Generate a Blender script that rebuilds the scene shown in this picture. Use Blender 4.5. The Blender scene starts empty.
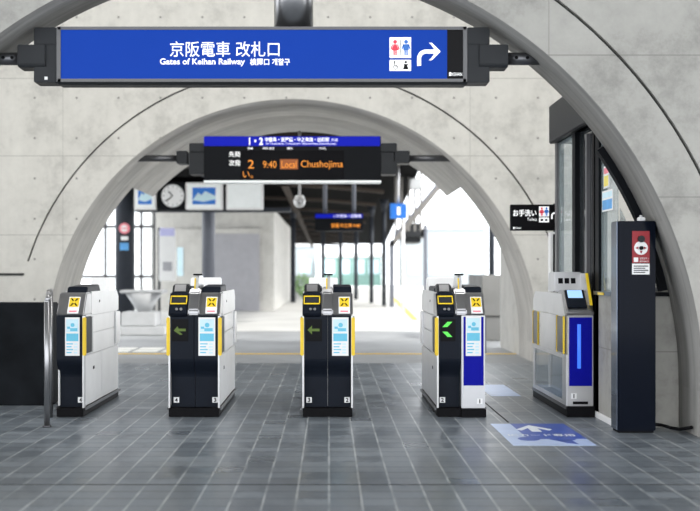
import bpy, bmesh, math, random
from mathutils import Vector, Matrix
random.seed(7)
SC = bpy.context.scene
COL = SC.collection
PI = math.pi

# ------------------------------------------------------------------ camera, sky, exposure
EYE = 1.15
F = 1000.0
cam_d = bpy.data.cameras.new('camera')
cam = bpy.data.objects.new('camera', cam_d)
COL.objects.link(cam)
cam.location = (0, 0, EYE)
cam.rotation_euler = (PI/2, 0, 0)
cam_d.sensor_width = 36
cam_d.lens = F/700*36
cam_d.shift_x = 21/700
cam_d.shift_y = 16.5/700
cam_d.clip_end = 500
cam_d.dof.use_dof = True
cam_d.dof.focus_distance = 7.9
cam_d.dof.aperture_fstop = 1.5
SC.camera = cam

w = bpy.data.worlds.new('overcast_sky')
SC.world = w
w.use_nodes = True
nt = w.node_tree
nt.nodes.clear()
wo = nt.nodes.new('ShaderNodeOutputWorld')
bg = nt.nodes.new('ShaderNodeBackground')
tc = nt.nodes.new('ShaderNodeTexCoord')
sp = nt.nodes.new('ShaderNodeSeparateXYZ')
rp = nt.nodes.new('ShaderNodeValToRGB')
rp.color_ramp.elements[0].position = 0.0
rp.color_ramp.elements[0].color = (0.93, 0.96, 1.0, 1)
rp.color_ramp.elements[1].position = 0.6
rp.color_ramp.elements[1].color = (0.97, 0.985, 1.0, 1)
nt.links.new(tc.outputs['Generated'], sp.inputs[0])
nt.links.new(sp.outputs[2], rp.inputs[0])
nt.links.new(rp.outputs[0], bg.inputs[0])
bg.inputs[1].default_value = 3.2
nt.links.new(bg.outputs[0], wo.inputs[0])

sun_d = bpy.data.lights.new('sun', 'SUN')
sun_d.energy = 4.5
sun_d.angle = math.radians(8)
sun_d.color = (1.0, 0.97, 0.92)
sun = bpy.data.objects.new('sun', sun_d)
COL.objects.link(sun)
sun.rotation_euler = Vector((-0.70, 0.36, -0.62)).to_track_quat('-Z', 'Y').to_euler()

for ax_, en_ in ((-2.6, 165), (2.2, 165)):  # unseen fill lights, added to brighten the far arch wall
    ld = bpy.data.lights.new('hall_fill_light', 'AREA')
    ld.shape = 'RECTANGLE'; ld.size = 4.2; ld.size_y = 1.6; ld.energy = en_; ld.color = (1.0, 0.99, 0.97)
    lo_ = bpy.data.objects.new('hall_fill_light', ld)
    COL.objects.link(lo_)
    lo_.location = (ax_, 8.6, 5.0)
    lo_.rotation_euler = Vector((0, 0.62, -0.8)).to_track_quat('-Z', 'Y').to_euler()

SC.view_settings.view_transform = 'Standard'
SC.view_settings.look = 'None'
SC.view_settings.gamma = 1
SC.view_settings.use_curve_mapping = False
SC.view_settings.exposure = 0.0
SC.cycles.use_denoising = True
SC.cycles.max_bounces = 8

# ------------------------------------------------------------------ materials
def new_mat(name):
    m = bpy.data.materials.new(name)
    m.use_nodes = True
    return m, m.node_tree, m.node_tree.nodes['Principled BSDF']

class NG:
    """small node-graph helper"""
    def __init__(s, nt): s.nt = nt
    def link(s, a, b): s.nt.links.new(a, b)
    def coords(s):
        t = s.nt.nodes.new('ShaderNodeTexCoord'); return t.outputs['Object']
    def sep(s, v):
        n = s.nt.nodes.new('ShaderNodeSeparateXYZ'); s.link(v, n.inputs[0]); return n.outputs
    def comb(s, x, y, z=0.0):
        n = s.nt.nodes.new('ShaderNodeCombineXYZ')
        for i, q in enumerate((x, y, z)): s.put(q, n.inputs[i])
        return n.outputs[0]
    def put(s, q, inp):
        if isinstance(q, (int, float)): inp.default_value = q
        elif isinstance(q, tuple): inp.default_value = q
        else: s.link(q, inp)
    def math(s, op, a, b=0.0, c=0.0, clamp=False):
        n = s.nt.nodes.new('ShaderNodeMath'); n.operation = op; n.use_clamp = clamp
        s.put(a, n.inputs[0]); s.put(b, n.inputs[1])
        if op in ('COMPARE', 'MULTIPLY_ADD'): s.put(c, n.inputs[2])
        return n.outputs[0]
    def noise(s, v, scale, detail=4, rough=0.55):
        n = s.nt.nodes.new('ShaderNodeTexNoise')
        s.link(v, n.inputs['Vector'])
        n.inputs['Scale'].default_value = scale
        n.inputs['Detail'].default_value = detail
        n.inputs['Roughness'].default_value = rough
        return n.outputs[0]
    def white(s, v):
        n = s.nt.nodes.new('ShaderNodeTexWhiteNoise'); s.link(v, n.inputs[0]); return n.outputs[0]
    def mix(s, f, a, b, mode='MIX'):
        n = s.nt.nodes.new('ShaderNodeMix'); n.data_type = 'RGBA'; n.blend_type = mode
        s.put(f, n.inputs[0]); s.put(a, n.inputs[6]); s.put(b, n.inputs[7])
        return n.outputs[2]
    def ramp(s, v, stops):
        n = s.nt.nodes.new('ShaderNodeValToRGB')
        e = n.color_ramp.elements
        while len(e) < len(stops): e.new(0.5)
        for k, (p, c) in enumerate(stops):
            e[k].position = p; e[k].color = c if len(c) == 4 else (*c, 1)
        s.link(v, n.inputs[0]); return n.outputs[0]
    def bump(s, h, strength, dist, bsdf):
        n = s.nt.nodes.new('ShaderNodeBump')
        n.inputs['Strength'].default_value = strength
        n.inputs['Distance'].default_value = dist
        s.link(h, n.inputs['Height']); s.link(n.outputs[0], bsdf.inputs['Normal'])

MAT = {}
def plain(name, col, rough=0.5, metal=0.0, emit=0.0, ecol=None, vary=0.05, scale=6.0, coat=0.0, spec=0.5):
    m, nt, b = new_mat(name)
    g = NG(nt)
    v = g.coords()
    n = g.noise(v, scale, 3)
    c0 = tuple(x*(1-vary) for x in col) + (1,)
    c1 = tuple(min(1, x*(1+vary)) for x in col) + (1,)
    g.link(g.ramp(n, [(0.3, c0), (0.7, c1)]), b.inputs['Base Color'])
    b.inputs['Roughness'].default_value = rough
    b.inputs['Metallic'].default_value = metal
    b.inputs['Specular IOR Level'].default_value = spec
    if coat: b.inputs['Coat Weight'].default_value = coat
    if emit:
        b.inputs['Emission Color'].default_value = (*(ecol or col), 1)
        b.inputs['Emission Strength'].default_value = emit
    MAT[name] = m
    return m

def glass(name, tint, alpha, rough=0.02):
    m, nt, b = new_mat(name)
    b.inputs['Base Color'].default_value = (*tint, 1)
    b.inputs['Roughness'].default_value = rough
    b.inputs['Alpha'].default_value = alpha
    b.inputs['Specular IOR Level'].default_value = 0.8
    MAT[name] = m
    return m

def concrete(name, base, hole=(0.55, 0.5, 0.1, 0.03), seams_z=(), seams_x=(), blotch=0.12, holes=True, stain=0.4):
    m, nt, b = new_mat(name)
    g = NG(nt)
    v = g.coords()
    x, y, z = g.sep(v)
    n1 = g.noise(v, 0.9, 6, 0.6)
    n2 = g.noise(v, 9.0, 5, 0.65)
    n3 = g.noise(g.comb(g.math('MULTIPLY', x, 5.0), g.math('MULTIPLY', y, 5.0), g.math('MULTIPLY', z, 0.7)), 1.0, 5, 0.6)
    lo = tuple(c*(1-blotch*1.6) for c in base); hi = tuple(min(1, c*(1+blotch)) for c in base)
    col = g.ramp(n1, [(0.3, lo), (0.68, hi)])
    col = g.mix(0.35, col, g.ramp(n2, [(0.3, tuple(c*0.8 for c in base)), (0.7, tuple(min(1, c*1.15) for c in base))]))
    col = g.mix(0.3, col, g.ramp(n3, [(0.35, tuple(c*0.72 for c in base)), (0.6, tuple(min(1, c*1.1) for c in base))]))
    n4 = g.noise(v, 2.3, 9, 0.72)
    col = g.mix(stain, col, g.ramp(n4, [(0.34, tuple(c*0.55 for c in base)), (0.5, tuple(c*0.97 for c in base)), (0.66, tuple(min(1, c*1.12) for c in base))]))
    if holes:
        px, pz, ox, oz = hole
        fx = g.math('MULTIPLY', g.math('SUBTRACT', g.math('FRACT', g.math('DIVIDE', g.math('ADD', x, 50*px-ox), px)), 0.5), px)
        fz = g.math('MULTIPLY', g.math('SUBTRACT', g.math('FRACT', g.math('DIVIDE', g.math('ADD', z, 50*pz-oz), pz)), 0.5), pz)
        d = g.math('SQRT', g.math('ADD', g.math('POWER', g.math('ABSOLUTE', fx), 2.0), g.math('POWER', g.math('ABSOLUTE', fz), 2.0)))
        h = g.math('LESS_THAN', d, 0.015)
        col = g.mix(h, col, tuple(c*0.45 for c in base)+(1,))
    for s in seams_z:
        k = g.math('COMPARE', z, s, 0.005)
        col = g.mix(g.math('MULTIPLY', k, 0.6), col, tuple(c*0.5 for c in base)+(1,))
    for s in seams_x:
        k = g.math('COMPARE', x, s, 0.005)
        col = g.mix(g.math('MULTIPLY', k, 0.4), col, tuple(c*0.5 for c in base)+(1,))
    g.link(col, b.inputs['Base Color'])
    b.inputs['Roughness'].default_value = 0.8
    g.bump(n2, 0.25, 0.01, b)
    MAT[name] = m
    return m

def board_concrete(name, base, xc, zc):
    m, nt, b = new_mat(name)
    g = NG(nt)
    v = g.coords()
    x, y, z = g.sep(v)
    a = g.math('ARCTAN2', g.math('SUBTRACT', z, zc), g.math('SUBTRACT', x, xc))
    n = g.noise(g.comb(g.math('MULTIPLY', a, 2.2), g.math('MULTIPLY', y, 14.0)), 1.0, 6, 0.65)
    n2 = g.noise(g.comb(g.math('MULTIPLY', a, 6.0), g.math('MULTIPLY', y, 2.0)), 1.0, 4, 0.6)
    brd = g.white(g.comb(g.math('FLOOR', g.math('DIVIDE', y, 0.14)), g.math('FLOOR', g.math('MULTIPLY', a, 2.5))))
    col = g.ramp(n, [(0.32, tuple(c*0.45 for c in base)), (0.58, tuple(min(1, c*1.08) for c in base))])
    col = g.mix(0.4, col, g.ramp(n2, [(0.35, tuple(c*0.65 for c in base)), (0.65, tuple(min(1, c*1.12) for c in base))]))
    col = g.mix(0.25, col, g.ramp(brd, [(0.0, tuple(c*0.7 for c in base)), (1.0, tuple(min(1, c*1.15) for c in base))]))
    g.link(col, b.inputs['Base Color'])
    b.inputs['Roughness'].default_value = 0.8
    g.bump(n, 0.3, 0.01, b)
    MAT[name] = m

def tile_floor(name):
    m, nt, b = new_mat(name)
    g = NG(nt)
    v = g.coords()
    x, y, z = g.sep(v)
    P = 0.165
    tx = g.math('DIVIDE', x, P)
    ty = g.math('DIVIDE', g.math('ADD', y, 0.04), P)
    cell = g.comb(g.math('FLOOR', tx), g.math('FLOOR', ty))
    r = g.white(cell)
    row = g.white(g.comb(g.math('FLOOR', ty), 3.0))
    n = g.noise(v, 1.3, 4, 0.6)
    n2 = g.noise(v, 30.0, 3, 0.6)
    col = g.ramp(r, [(0.0, (0.088, 0.107, 0.130)), (1.0, (0.20, 0.228, 0.258))])
    col = g.mix(0.35, col, g.ramp(n, [(0.3, (0.085, 0.103, 0.122)), (0.7, (0.25, 0.28, 0.31))]))
    col = g.mix(0.2, col, g.ramp(n2, [(0.3, (0.07, 0.08, 0.09)), (0.7, (0.2, 0.215, 0.23))]))
    def line(t, wd):
        f = g.math('FRACT', t)
        d = g.math('MINIMUM', f, g.math('SUBTRACT', 1.0, f))
        return g.math('LESS_THAN', d, wd)
    wob = g.noise(v, 4.0, 3)
    lv = g.math('MULTIPLY', line(tx, 0.032), g.ramp(wob, [(0.35, (0.25, 0.25, 0.25)), (0.6, (1, 1, 1))]))
    lh = g.math('MULTIPLY', line(ty, 0.055), g.ramp(row, [(0.0, (0.35,)*3), (1.0, (1, 1, 1))]))
    col = g.mix(g.math('MULTIPLY', lh, 0.8), col, (0.035, 0.04, 0.045, 1))
    col = g.mix(g.math('MULTIPLY', lv, 0.62), col, (0.55, 0.57, 0.57, 1))
    g.link(col, b.inputs['Base Color'])
    rr = g.ramp(r, [(0.0, (0.27,)*3), (1.0, (0.42,)*3)])
    g.link(rr, b.inputs['Roughness'])
    b.inputs['Specular IOR Level'].default_value = 0.5
    h = g.math('SUBTRACT', 1.0, g.math('MAXIMUM', line(tx, 0.03), lh))
    g.bump(g.math('ADD', h, g.math('MULTIPLY', r, 0.25)), 0.35, 0.004, b)
    MAT[name] = m

AX, AZ, AR = -0.446, 0.245, 3.05       # far arch
BX, BZ, BR = -0.474, 0.32, 3.05        # near arch
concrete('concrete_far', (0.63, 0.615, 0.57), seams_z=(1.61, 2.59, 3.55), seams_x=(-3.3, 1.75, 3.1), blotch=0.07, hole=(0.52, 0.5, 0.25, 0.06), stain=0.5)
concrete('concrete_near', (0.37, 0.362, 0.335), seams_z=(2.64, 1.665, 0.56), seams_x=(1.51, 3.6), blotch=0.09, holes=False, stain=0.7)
plain('concrete_shade', (0.24, 0.24, 0.235), 0.8, vary=0.12, scale=2)
concrete('concrete_block', (0.56, 0.55, 0.52), holes=False)
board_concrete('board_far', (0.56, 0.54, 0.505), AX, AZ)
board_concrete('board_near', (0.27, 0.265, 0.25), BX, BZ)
tile_floor('floor_tile')
plain('pavement', (0.30, 0.31, 0.32), 0.65, vary=0.12, scale=1.2)
plain('platform_floor', (0.62, 0.62, 0.60), 0.6, vary=0.1, scale=0.8)  # paler than the pavement: daylight beyond the arch put into the colour
plain('pale_patch', (0.72, 0.72, 0.68), 0.7)
plain('yellow', (0.85, 0.60, 0.02), 0.4)
plain('yellow_floor', (0.80, 0.52, 0.05), 0.5)
plain('slate', (0.012, 0.014, 0.017), 0.6, spec=0.08, vary=0.35, scale=3.5)
plain('groove_dark', (0.03, 0.03, 0.03), 0.9)
plain('black_panel', (0.008, 0.011, 0.018), 0.42, spec=0.10, vary=0.1)
plain('black', (0.005, 0.005, 0.006), 0.5, spec=0.08)
plain('black_gloss', (0.004, 0.004, 0.005), 0.2, spec=0.08)
plain('black_paint', (0.007, 0.008, 0.010), 0.5, spec=0.08)
plain('sign_grey', (0.030, 0.032, 0.035), 0.45, spec=0.12)
plain('sign_grey_light', (0.12, 0.12, 0.125), 0.4)
plain('steel', (0.62, 0.62, 0.62), 0.3, metal=0.9, scale=3)
plain('steel_brushed', (0.55, 0.55, 0.56), 0.42, metal=0.75, scale=3)
plain('steel_dark', (0.13, 0.132, 0.14), 0.35, metal=0.8)
plain('steel_head', (0.34, 0.34, 0.35), 0.28, metal=0.95, vary=0.12, scale=4)
plain('panel_white', (0.84, 0.84, 0.84), 0.35, metal=0.15, vary=0.03)
plain('panel_silver', (0.62, 0.62, 0.63), 0.3, metal=0.7, vary=0.05)
plain('table_white', (0.42, 0.43, 0.44), 0.6)
plain('white', (0.85, 0.85, 0.85), 0.5, vary=0.02)
plain('gate_blue', (0.004, 0.006, 0.30), 0.35, spec=0.08, vary=0.05)
plain('floor_blue', (0.02, 0.07, 0.38), 0.35, vary=0.1)
plain('floor_pale_blue', (0.42, 0.52, 0.74), 0.35, vary=0.08)
plain('floor_white', (0.72, 0.76, 0.82), 0.35)
plain('cyan', (0.14, 0.55, 0.75), 0.5)
plain('pale_cyan', (0.62, 0.82, 0.90), 0.5)
plain('red', (0.30, 0.006, 0.015), 0.5)
plain('pink', (0.85, 0.25, 0.30), 0.5)
plain('navy', (0.003, 0.005, 0.011), 0.12, spec=0.07, vary=0.06)
plain('column_grey', (0.035, 0.040, 0.050), 0.45, spec=0.1)
plain('column_pale', (0.12, 0.13, 0.16), 0.45)
plain('stair_grey', (0.17, 0.16, 0.15), 0.6)
plain('shutter', (0.40, 0.40, 0.43), 0.6)
plain('side_gloss', (0.16, 0.19, 0.25), 0.08, metal=0.9)
plain('roof_dark', (0.002, 0.002, 0.0022), 0.9, spec=0.02)
plain('beam', (0.045, 0.036, 0.030), 0.7, spec=0.1)
plain('pale_building', (0.33, 0.36, 0.38), 0.8, vary=0.06, scale=0.2)
plain('pale_green', (0.20, 0.34, 0.30), 0.8, vary=0.2, scale=0.5)
plain('leaf', (0.30, 0.48, 0.20), 0.8, vary=0.4, scale=2)
plain('poster_blue', (0.10, 0.35, 0.70), 0.5, vary=0.2)
plain('poster_yellow', (0.85, 0.72, 0.15), 0.5)
plain('lilac', (0.55, 0.55, 0.85), 0.5)
plain('blue_face', (0.003, 0.016, 0.12), 0.4, emit=1.0, ecol=(0.003, 0.042, 0.32), vary=0.04, spec=0.08)
plain('blue_strip', (0.004, 0.006, 0.16), 0.4, emit=1.0, ecol=(0.004, 0.010, 0.34), spec=0.08)
plain('lit_white', (0.9, 0.9, 0.9), 0.4, emit=0.5, ecol=(1, 1, 1))
plain('lit_soft', (0.8, 0.82, 0.82), 0.4, emit=0.15, ecol=(0.9, 1, 1))
plain('lit_pink', (0.7, 0.03, 0.06), 0.4, emit=0.12, ecol=(1, 0.1, 0.2))
plain('lit_blue', (0.01, 0.13, 0.50), 0.4, emit=0.12, ecol=(0.05, 0.3, 0.9))
plain('led_orange', (0.3, 0.1, 0.01), 0.5, emit=0.85, ecol=(1.0, 0.33, 0.02))
plain('led_brown', (0.05, 0.012, 0.002), 0.5, emit=1.0, ecol=(0.30, 0.075, 0.006))
plain('led_green', (0.05, 0.3, 0.05), 0.5, emit=0.75, ecol=(0.12, 0.9, 0.08))
plain('led_dim', (0.07, 0.11, 0.01), 0.5, emit=0.06, ecol=(0.4, 0.8, 0.02))
plain('lamp_blue', (0.01, 0.03, 0.2), 0.4, emit=1.0, ecol=(0.06, 0.22, 1.0))
plain('screen_lit', (0.3, 0.5, 0.8), 0.2, emit=0.5, ecol=(0.45, 0.75, 1.0))
glass('glass_clear', (0.70, 0.80, 0.80), 0.18)
glass('glass_booth', (0.30, 0.38, 0.40), 0.35)
glass('glass_pale', (0.45, 0.54, 0.56), 0.35)  # pale tint paints in the reflections and daylight seen in the panes
glass('glass_dark', (0.03, 0.035, 0.04), 0.80)
glass('glass_gate', (0.30, 0.38, 0.45), 0.45)

# ------------------------------------------------------------------ mesh helpers
class MB:
    def __init__(s): s.bm = bmesh.new(); s.mats = []
    def mi(s, m):
        if m not in s.mats: s.mats.append(m)
        return s.mats.index(m)
    def _merge(s, t, m, smooth=False):
        i = s.mi(m)
        vm = {}
        for v in t.verts: vm[v] = s.bm.verts.new(v.co)
        for f in t.faces:
            try: nf = s.bm.faces.new([vm[v] for v in f.verts])
            except ValueError: continue
            nf.material_index = i
            nf.smooth = f.smooth if smooth else False
        t.free()
    def poly(s, pts, vec, m, bev=0.0, seg=2):
        """closed polygon of 3-D points, thickened by vec"""
        t = bmesh.new()
        vec = Vector(vec)
        a = [t.verts.new(Vector(p)) for p in pts]
        b = [t.verts.new(Vector(p)+vec) for p in pts]
        n = len(pts)
        t.faces.new(a); t.faces.new(b[::-1])
        for k in range(n): t.faces.new((a[k], b[k], b[(k+1) % n], a[(k+1) % n]))
        bmesh.ops.recalc_face_normals(t, faces=t.faces)
        if bev:
            bmesh.ops.bevel(t, geom=list(t.edges), offset=bev, segments=seg, affect='EDGES', clamp_overlap=True)
        s._merge(t, m)
        return s
    def box(s, x0, x1, y0, y1, z0, z1, m, bev=0.0, seg=2):
        return s.poly([(x0, y0, z0), (x1, y0, z0), (x1, y1, z0), (x0, y1, z0)], (0, 0, z1-z0), m, bev, seg)
    def px(s, yz, x0, x1, m, bev=0.0, seg=2):
        return s.poly([(x0, y, z) for y, z in yz], (x1-x0, 0, 0), m, bev, seg)
    def py(s, xz, y0, y1, m, bev=0.0, seg=2):
        return s.poly([(x, y0, z) for x, z in xz], (0, y1-y0, 0), m, bev, seg)
    def pz(s, xy, z0, z1, m, bev=0.0):
        return s.poly([(x, y, z0) for x, y in xy], (0, 0, z1-z0), m, bev)
    def cyl(s, p0, p1, r, m, seg=20, r2=None):
        p0, p1 = Vector(p0), Vector(p1)
        d = p1-p0
        t = bmesh.new()
        bmesh.ops.create_cone(t, cap_ends=True, segments=seg, radius1=r, radius2=r if r2 is None else r2, depth=d.length)
        q = d.to_track_quat('Z', 'Y').to_matrix().to_4x4()
        bmesh.ops.transform(t, matrix=Matrix.Translation((p0+p1)/2) @ q, verts=t.verts)
        for f in t.faces: f.smooth = len(f.verts) == 4
        s._merge(t, m, True)
        return s
    def ell(s, c, r, m, u=16, v=10):
        t = bmesh.new()
        bmesh.ops.create_uvsphere(t, u_segments=u, v_segments=v, radius=1)
        bmesh.ops.transform(t, matrix=Matrix.Translation(c) @ Matrix.Diagonal((*r, 1)), verts=t.verts)
        for f in t.faces: f.smooth = True
        s._merge(t, m, True)
        return s
    def tube(s, pts, r, m, seg=14):
        for a, b in zip(pts, pts[1:]): s.cyl(a, b, r, m, seg)
        for p in pts[1:-1]: s.ell(p, (r, r, r), m, seg, 8)
        return s
    def build(s, name, parent=None):
        me = bpy.data.meshes.new(name)
        s.bm.to_mesh(me); s.bm.free()
        for m in s.mats: me.materials.append(MAT[m])
        o = bpy.data.objects.new(name, me)
        COL.objects.link(o)
        if parent: o.parent = parent
        return o

def thing(name, label, cat, loc=(0, 0, 0), group=None):
    o = bpy.data.objects.new(name, None)
    o.empty_display_size = 0.1
    COL.objects.link(o)
    o.location = loc
    o['label'] = label; o['category'] = cat
    if group: o['group'] = group
    return o
def tag(o, label, cat, group=None):
    o['label'] = label; o['category'] = cat
    if group: o['group'] = group
    return o
def struct(o): o['kind'] = 'structure'; return o

def writing(name, s, x0, x1, z0, z1, y, mat, parent, bold=0.0, fit=True, flat=False):
    """lettering in the XZ plane facing the camera side (or on the floor when flat)"""
    cu = bpy.data.curves.new(name, 'FONT')
    cu.body = s; cu.size = 1.0; cu.offset = bold; cu.resolution_u = 3
    o = bpy.data.objects.new(name, cu); COL.objects.link(o)
    dg = bpy.context.evaluated_depsgraph_get(); dg.update()
    me = bpy.data.meshes.new_from_object(o.evaluated_get(dg))
    bpy.data.objects.remove(o)
    xs = [v.co.x for v in me.vertices]; ys = [v.co.y for v in me.vertices]
    ax, bx, ay, by = min(xs), max(xs), min(ys), max(ys)
    sx = (x1-x0)/(bx-ax); sz = (z1-z0)/(by-ay)
    for v in me.vertices:
        X = x0+(v.co.x-ax)*sx; Z = z0+(v.co.y-ay)*sz
        v.co = (X, Z, y) if flat else (X, y, Z)
    me.materials.clear(); me.materials.append(MAT[mat])
    me.name = name
    r = bpy.data.objects.new(name, me); COL.objects.link(r)
    if parent: r.parent = parent
    return r

def wx(px, D): return (px-329)*D/F
def wz(py, D): return EYE-(py-272)*D/F

# ------------------------------------------------------------------ the setting: floors
struct(MB().box(-9, 9, -3, 12.62, -0.2, 0, 'floor_tile').build('floor'))
struct(MB().box(-14, 14, 12.62, 19.5, -0.2, -0.002, 'pavement').build('ground'))
struct(MB().box(-14, 14, 19.5, 95, -0.2, -0.004, 'platform_floor').build('ground'))
struct(MB().box(-9, 9, 14.0, 14.10, -0.002, 0.004, 'yellow_floor').build('trim_1'))
struct(MB().box(1.366, 1.378, 7.65, 9.0, -0.01, 0.002, 'groove_dark').build('trim_2'))
struct(MB().box(-9, 9, 5.405, 5.413, -0.01, 0.0012, 'groove_dark').build('trim_3'))

# ------------------------------------------------------------------ arch walls
def arch_wall(name, xc, zc, R, Rg, y0, y1, X0, X1, ztop, face, soffit, zmin_groove, gw=0.022, gd=0.035, n=72):
    bm = bmesh.new()
    st = [('L', -1)] + [('A', PI - PI*k/n) for k in range(n+1)] + [('L', 1)]
    def P(s, r):
        if s[0] == 'L': return (xc+s[1]*r, 0.0)
        return (xc+r*math.cos(s[1]), zc+r*math.sin(s[1]))
    def outer(s):
        if s[0] == 'L': return (X0 if s[1] < 0 else X1, 0.0)
        c, q = math.cos(s[1]), math.sin(s[1])
        t = []
        if c < -1e-6: t.append((X0-xc)/c)
        if c > 1e-6: t.append((X1-xc)/c)
        if q > 1e-6: t.append((ztop-zc)/q)
        t = min(x for x in t if x > 0)
        return (xc+t*c, zc+t*q)
    def corner_pts(s0, s1):
        a, b = outer(s0), outer(s1)
        for cx in (X0, X1):
            if min(a[0], b[0])-1e-6 <= cx <= max(a[0], b[0])+1e-6 and min(a[1], b[1])-1e-6 < ztop <= max(a[1], b[1])+1e-6 and abs(a[0]-b[0]) > 1e-5 and abs(a[1]-b[1]) > 1e-5:
                return [(cx, ztop)]
        return []
    def V(p, y): return bm.verts.new((p[0], y, p[1]))
    def face_(pts, mi, want):
        f = bm.faces.new([bm.verts.new(q) for q in pts])
        f.normal_update()
        if f.normal.dot(Vector(want)) < 0: f.normal_flip()
        f.material_index = mi
        return f
    for s0, s1 in zip(st, st[1:]):
        i0, i1, g0, g1, h0, h1, o0, o1 = P(s0, R), P(s1, R), P(s0, Rg), P(s1, Rg), P(s0, Rg+gw), P(s1, Rg+gw), outer(s0), outer(s1)
        c3 = lambda p, y: (p[0], y, p[1])
        mid = Vector(((i0[0]+i1[0])/2-xc, 0, (i0[1]+i1[1])/2-zc))
        sf = face_([c3(i0, y0), c3(i1, y0), c3(i1, y1), c3(i0, y1)], 1, -mid)
        sf.smooth = True
        ring = min(g0[1], g1[1]) > zmin_groove
        if ring:
            face_([c3(i0, y0), c3(i1, y0), c3(g1, y0), c3(g0, y0)], 0, (0, -1, 0))
            face_([c3(g0, y0), c3(g1, y0), c3(g1, y0+gd), c3(g0, y0+gd)], 0, mid)
            face_([c3(g0, y0+gd), c3(g1, y0+gd), c3(h1, y0+gd), c3(h0, y0+gd)], 2, (0, -1, 0))
            face_([c3(h0, y0+gd), c3(h1, y0+gd), c3(h1, y0), c3(h0, y0)], 0, -mid)
            face_([c3(h0, y0), c3(h1, y0), c3(o1, y0)] + [c3(c, y0) for c in corner_pts(s0, s1)] + [c3(o0, y0)], 0, (0, -1, 0))
        else:
            face_([c3(i0, y0), c3(i1, y0), c3(o1, y0)] + [c3(c, y0) for c in corner_pts(s0, s1)] + [c3(o0, y0)], 0, (0, -1, 0))
        face_([c3(i0, y1), c3(i1, y1), c3(o1, y1)] + [c3(c, y1) for c in corner_pts(s0, s1)] + [c3(o0, y1)], 0, (0, 1, 0))
    for a, b, nrm in (((X0, 0), (X0, ztop), (-1, 0, 0)), ((X1, 0), (X1, ztop), (1, 0, 0)), ((X0, ztop), (X1, ztop), (0, 0, 1))):
        face_([(a[0], y0, a[1]), (b[0], y0, b[1]), (b[0], y1, b[1]), (a[0], y1, a[1])], 0, nrm)
    bmesh.ops.remove_doubles(bm, verts=bm.verts, dist=1e-5)
    me = bpy.data.meshes.new(name); bm.to_mesh(me); bm.free()
    for m in (face, soffit, 'groove_dark'): me.materials.append(MAT[m])
    o = bpy.data.objects.new(name, me); COL.objects.link(o)
    return struct(o)

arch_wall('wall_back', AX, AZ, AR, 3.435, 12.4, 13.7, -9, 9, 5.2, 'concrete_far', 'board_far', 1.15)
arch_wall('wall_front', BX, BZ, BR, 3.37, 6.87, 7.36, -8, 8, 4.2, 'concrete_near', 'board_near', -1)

# horizontal joint that the left end of the far groove runs into
struct(MB().box(-9, wx(24, 12.4), 12.385, 12.401, 1.11, 1.135, 'groove_dark').build('trim_4'))

# the crown of the far vault reaches further back than its legs
def vault_band(name, xc, zc, R, th, y0, y1, a0, a1, n=40):
    m = MB()
    for k in range(n):
        p, q = a0+(a1-a0)*k/n, a0+(a1-a0)*(k+1)/n
        pts = [(xc+r*math.cos(a), y0, zc+r*math.sin(a)) for r, a in ((R, p), (R, q), (R+th, q), (R+th, p))]
        m.poly(pts, (0, y1-y0, 0), 'board_far')
    bmesh.ops.remove_doubles(m.bm, verts=m.bm.verts, dist=1e-5)
    return struct(m.build(name))
vault_band('ceiling', AX, AZ, AR, 0.4, 13.7, 15.3, math.radians(42.5), math.radians(137.5))

struct(MB().box(-12, 12, -0.5, 12.6, 5.2, 5.45, 'concrete_block').build('ceiling'))  # unseen slab, added to keep direct sun off the near hall

# low slate-dark partition on the left
struct(MB().box(-8, wx(51, 8.6), 8.6, 8.85, 0, 0.885, 'slate', 0.01).build('wall_left'))

# right-hand wall beyond the far arch
struct(MB().box(2.62, 2.9, 13.7, 15.3, 0, 2.6, 'concrete_block').build('wall_right'))

# ------------------------------------------------------------------ pictograms
def person_icon(m, cx, z0, h, y, mat, skirt=False, t=0.001):
    r = h*0.13
    m.cyl((cx, y, z0+h-r), (cx, y-t, z0+h-r), r, mat, 14)
    if skirt:
        m.py([(cx-h*.09, z0+h*.72), (cx+h*.09, z0+h*.72), (cx+h*.24, z0+h*.32), (cx-h*.24, z0+h*.32)], y-t, y, mat)
    else:
        m.py([(cx-h*.2, z0+h*.72), (cx+h*.2, z0+h*.72), (cx+h*.17, z0+h*.32), (cx-h*.17, z0+h*.32)], y-t, y, mat)
    m.box(cx-h*.11, cx-h*.015, y-t, y, z0, z0+h*.34, mat)
    m.box(cx+h*.015, cx+h*.11, y-t, y, z0, z0+h*.34, mat)
    for s in (-1, 1):
        m.py([(cx+s*h*.12, z0+h*.72), (cx+s*h*.2, z0+h*.70), (cx+s*h*.30, z0+h*.40), (cx+s*h*.23, z0+h*.38)], y-t, y, mat)

def turn_arrow(m, x0, x1, z0, z1, y, mat, t=0.001):
    """arrow that rises and turns right"""
    W, H = x1-x0, z1-z0
    wd = W*0.17
    zc = z0+H*0.62
    r = W*0.38
    pts_o = [(x0, z0), (x0, zc-r+wd/2)]
    for k in range(9):
        a = PI-PI/2*k/8
        pts_o.append((x0+r+r*math.cos(a), zc-r+wd/2+r*math.sin(a)))
    pts_o.append((x0+W*.82, zc+wd/2))
    pts_i = [(x0+W*.82, zc-wd/2)]
    ri = r-wd
    for k in range(9):
        a = PI/2+PI/2*k/8
        pts_i.append((x0+r+ri*math.cos(a), zc-r+wd/2+ri*math.sin(a)))
    pts_i += [(x0+wd, z0)]
    m.py(pts_o+pts_i, y-t, y, mat)
    q = wd*0.75
    tip = (x1, zc)
    b = H*0.38
    m.py([tip, (tip[0]-b, zc+b), (tip[0]-b-q, zc+b), (tip[0]-b-q*0.2, zc+b*0.75), (tip[0]-q*1.6, zc), (tip[0]-b-q*0.2, zc-b*0.75), (tip[0]-b-q, zc-b), (tip[0]-b, zc-b)], y-t*1.5, y-t*0.2, mat)

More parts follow.
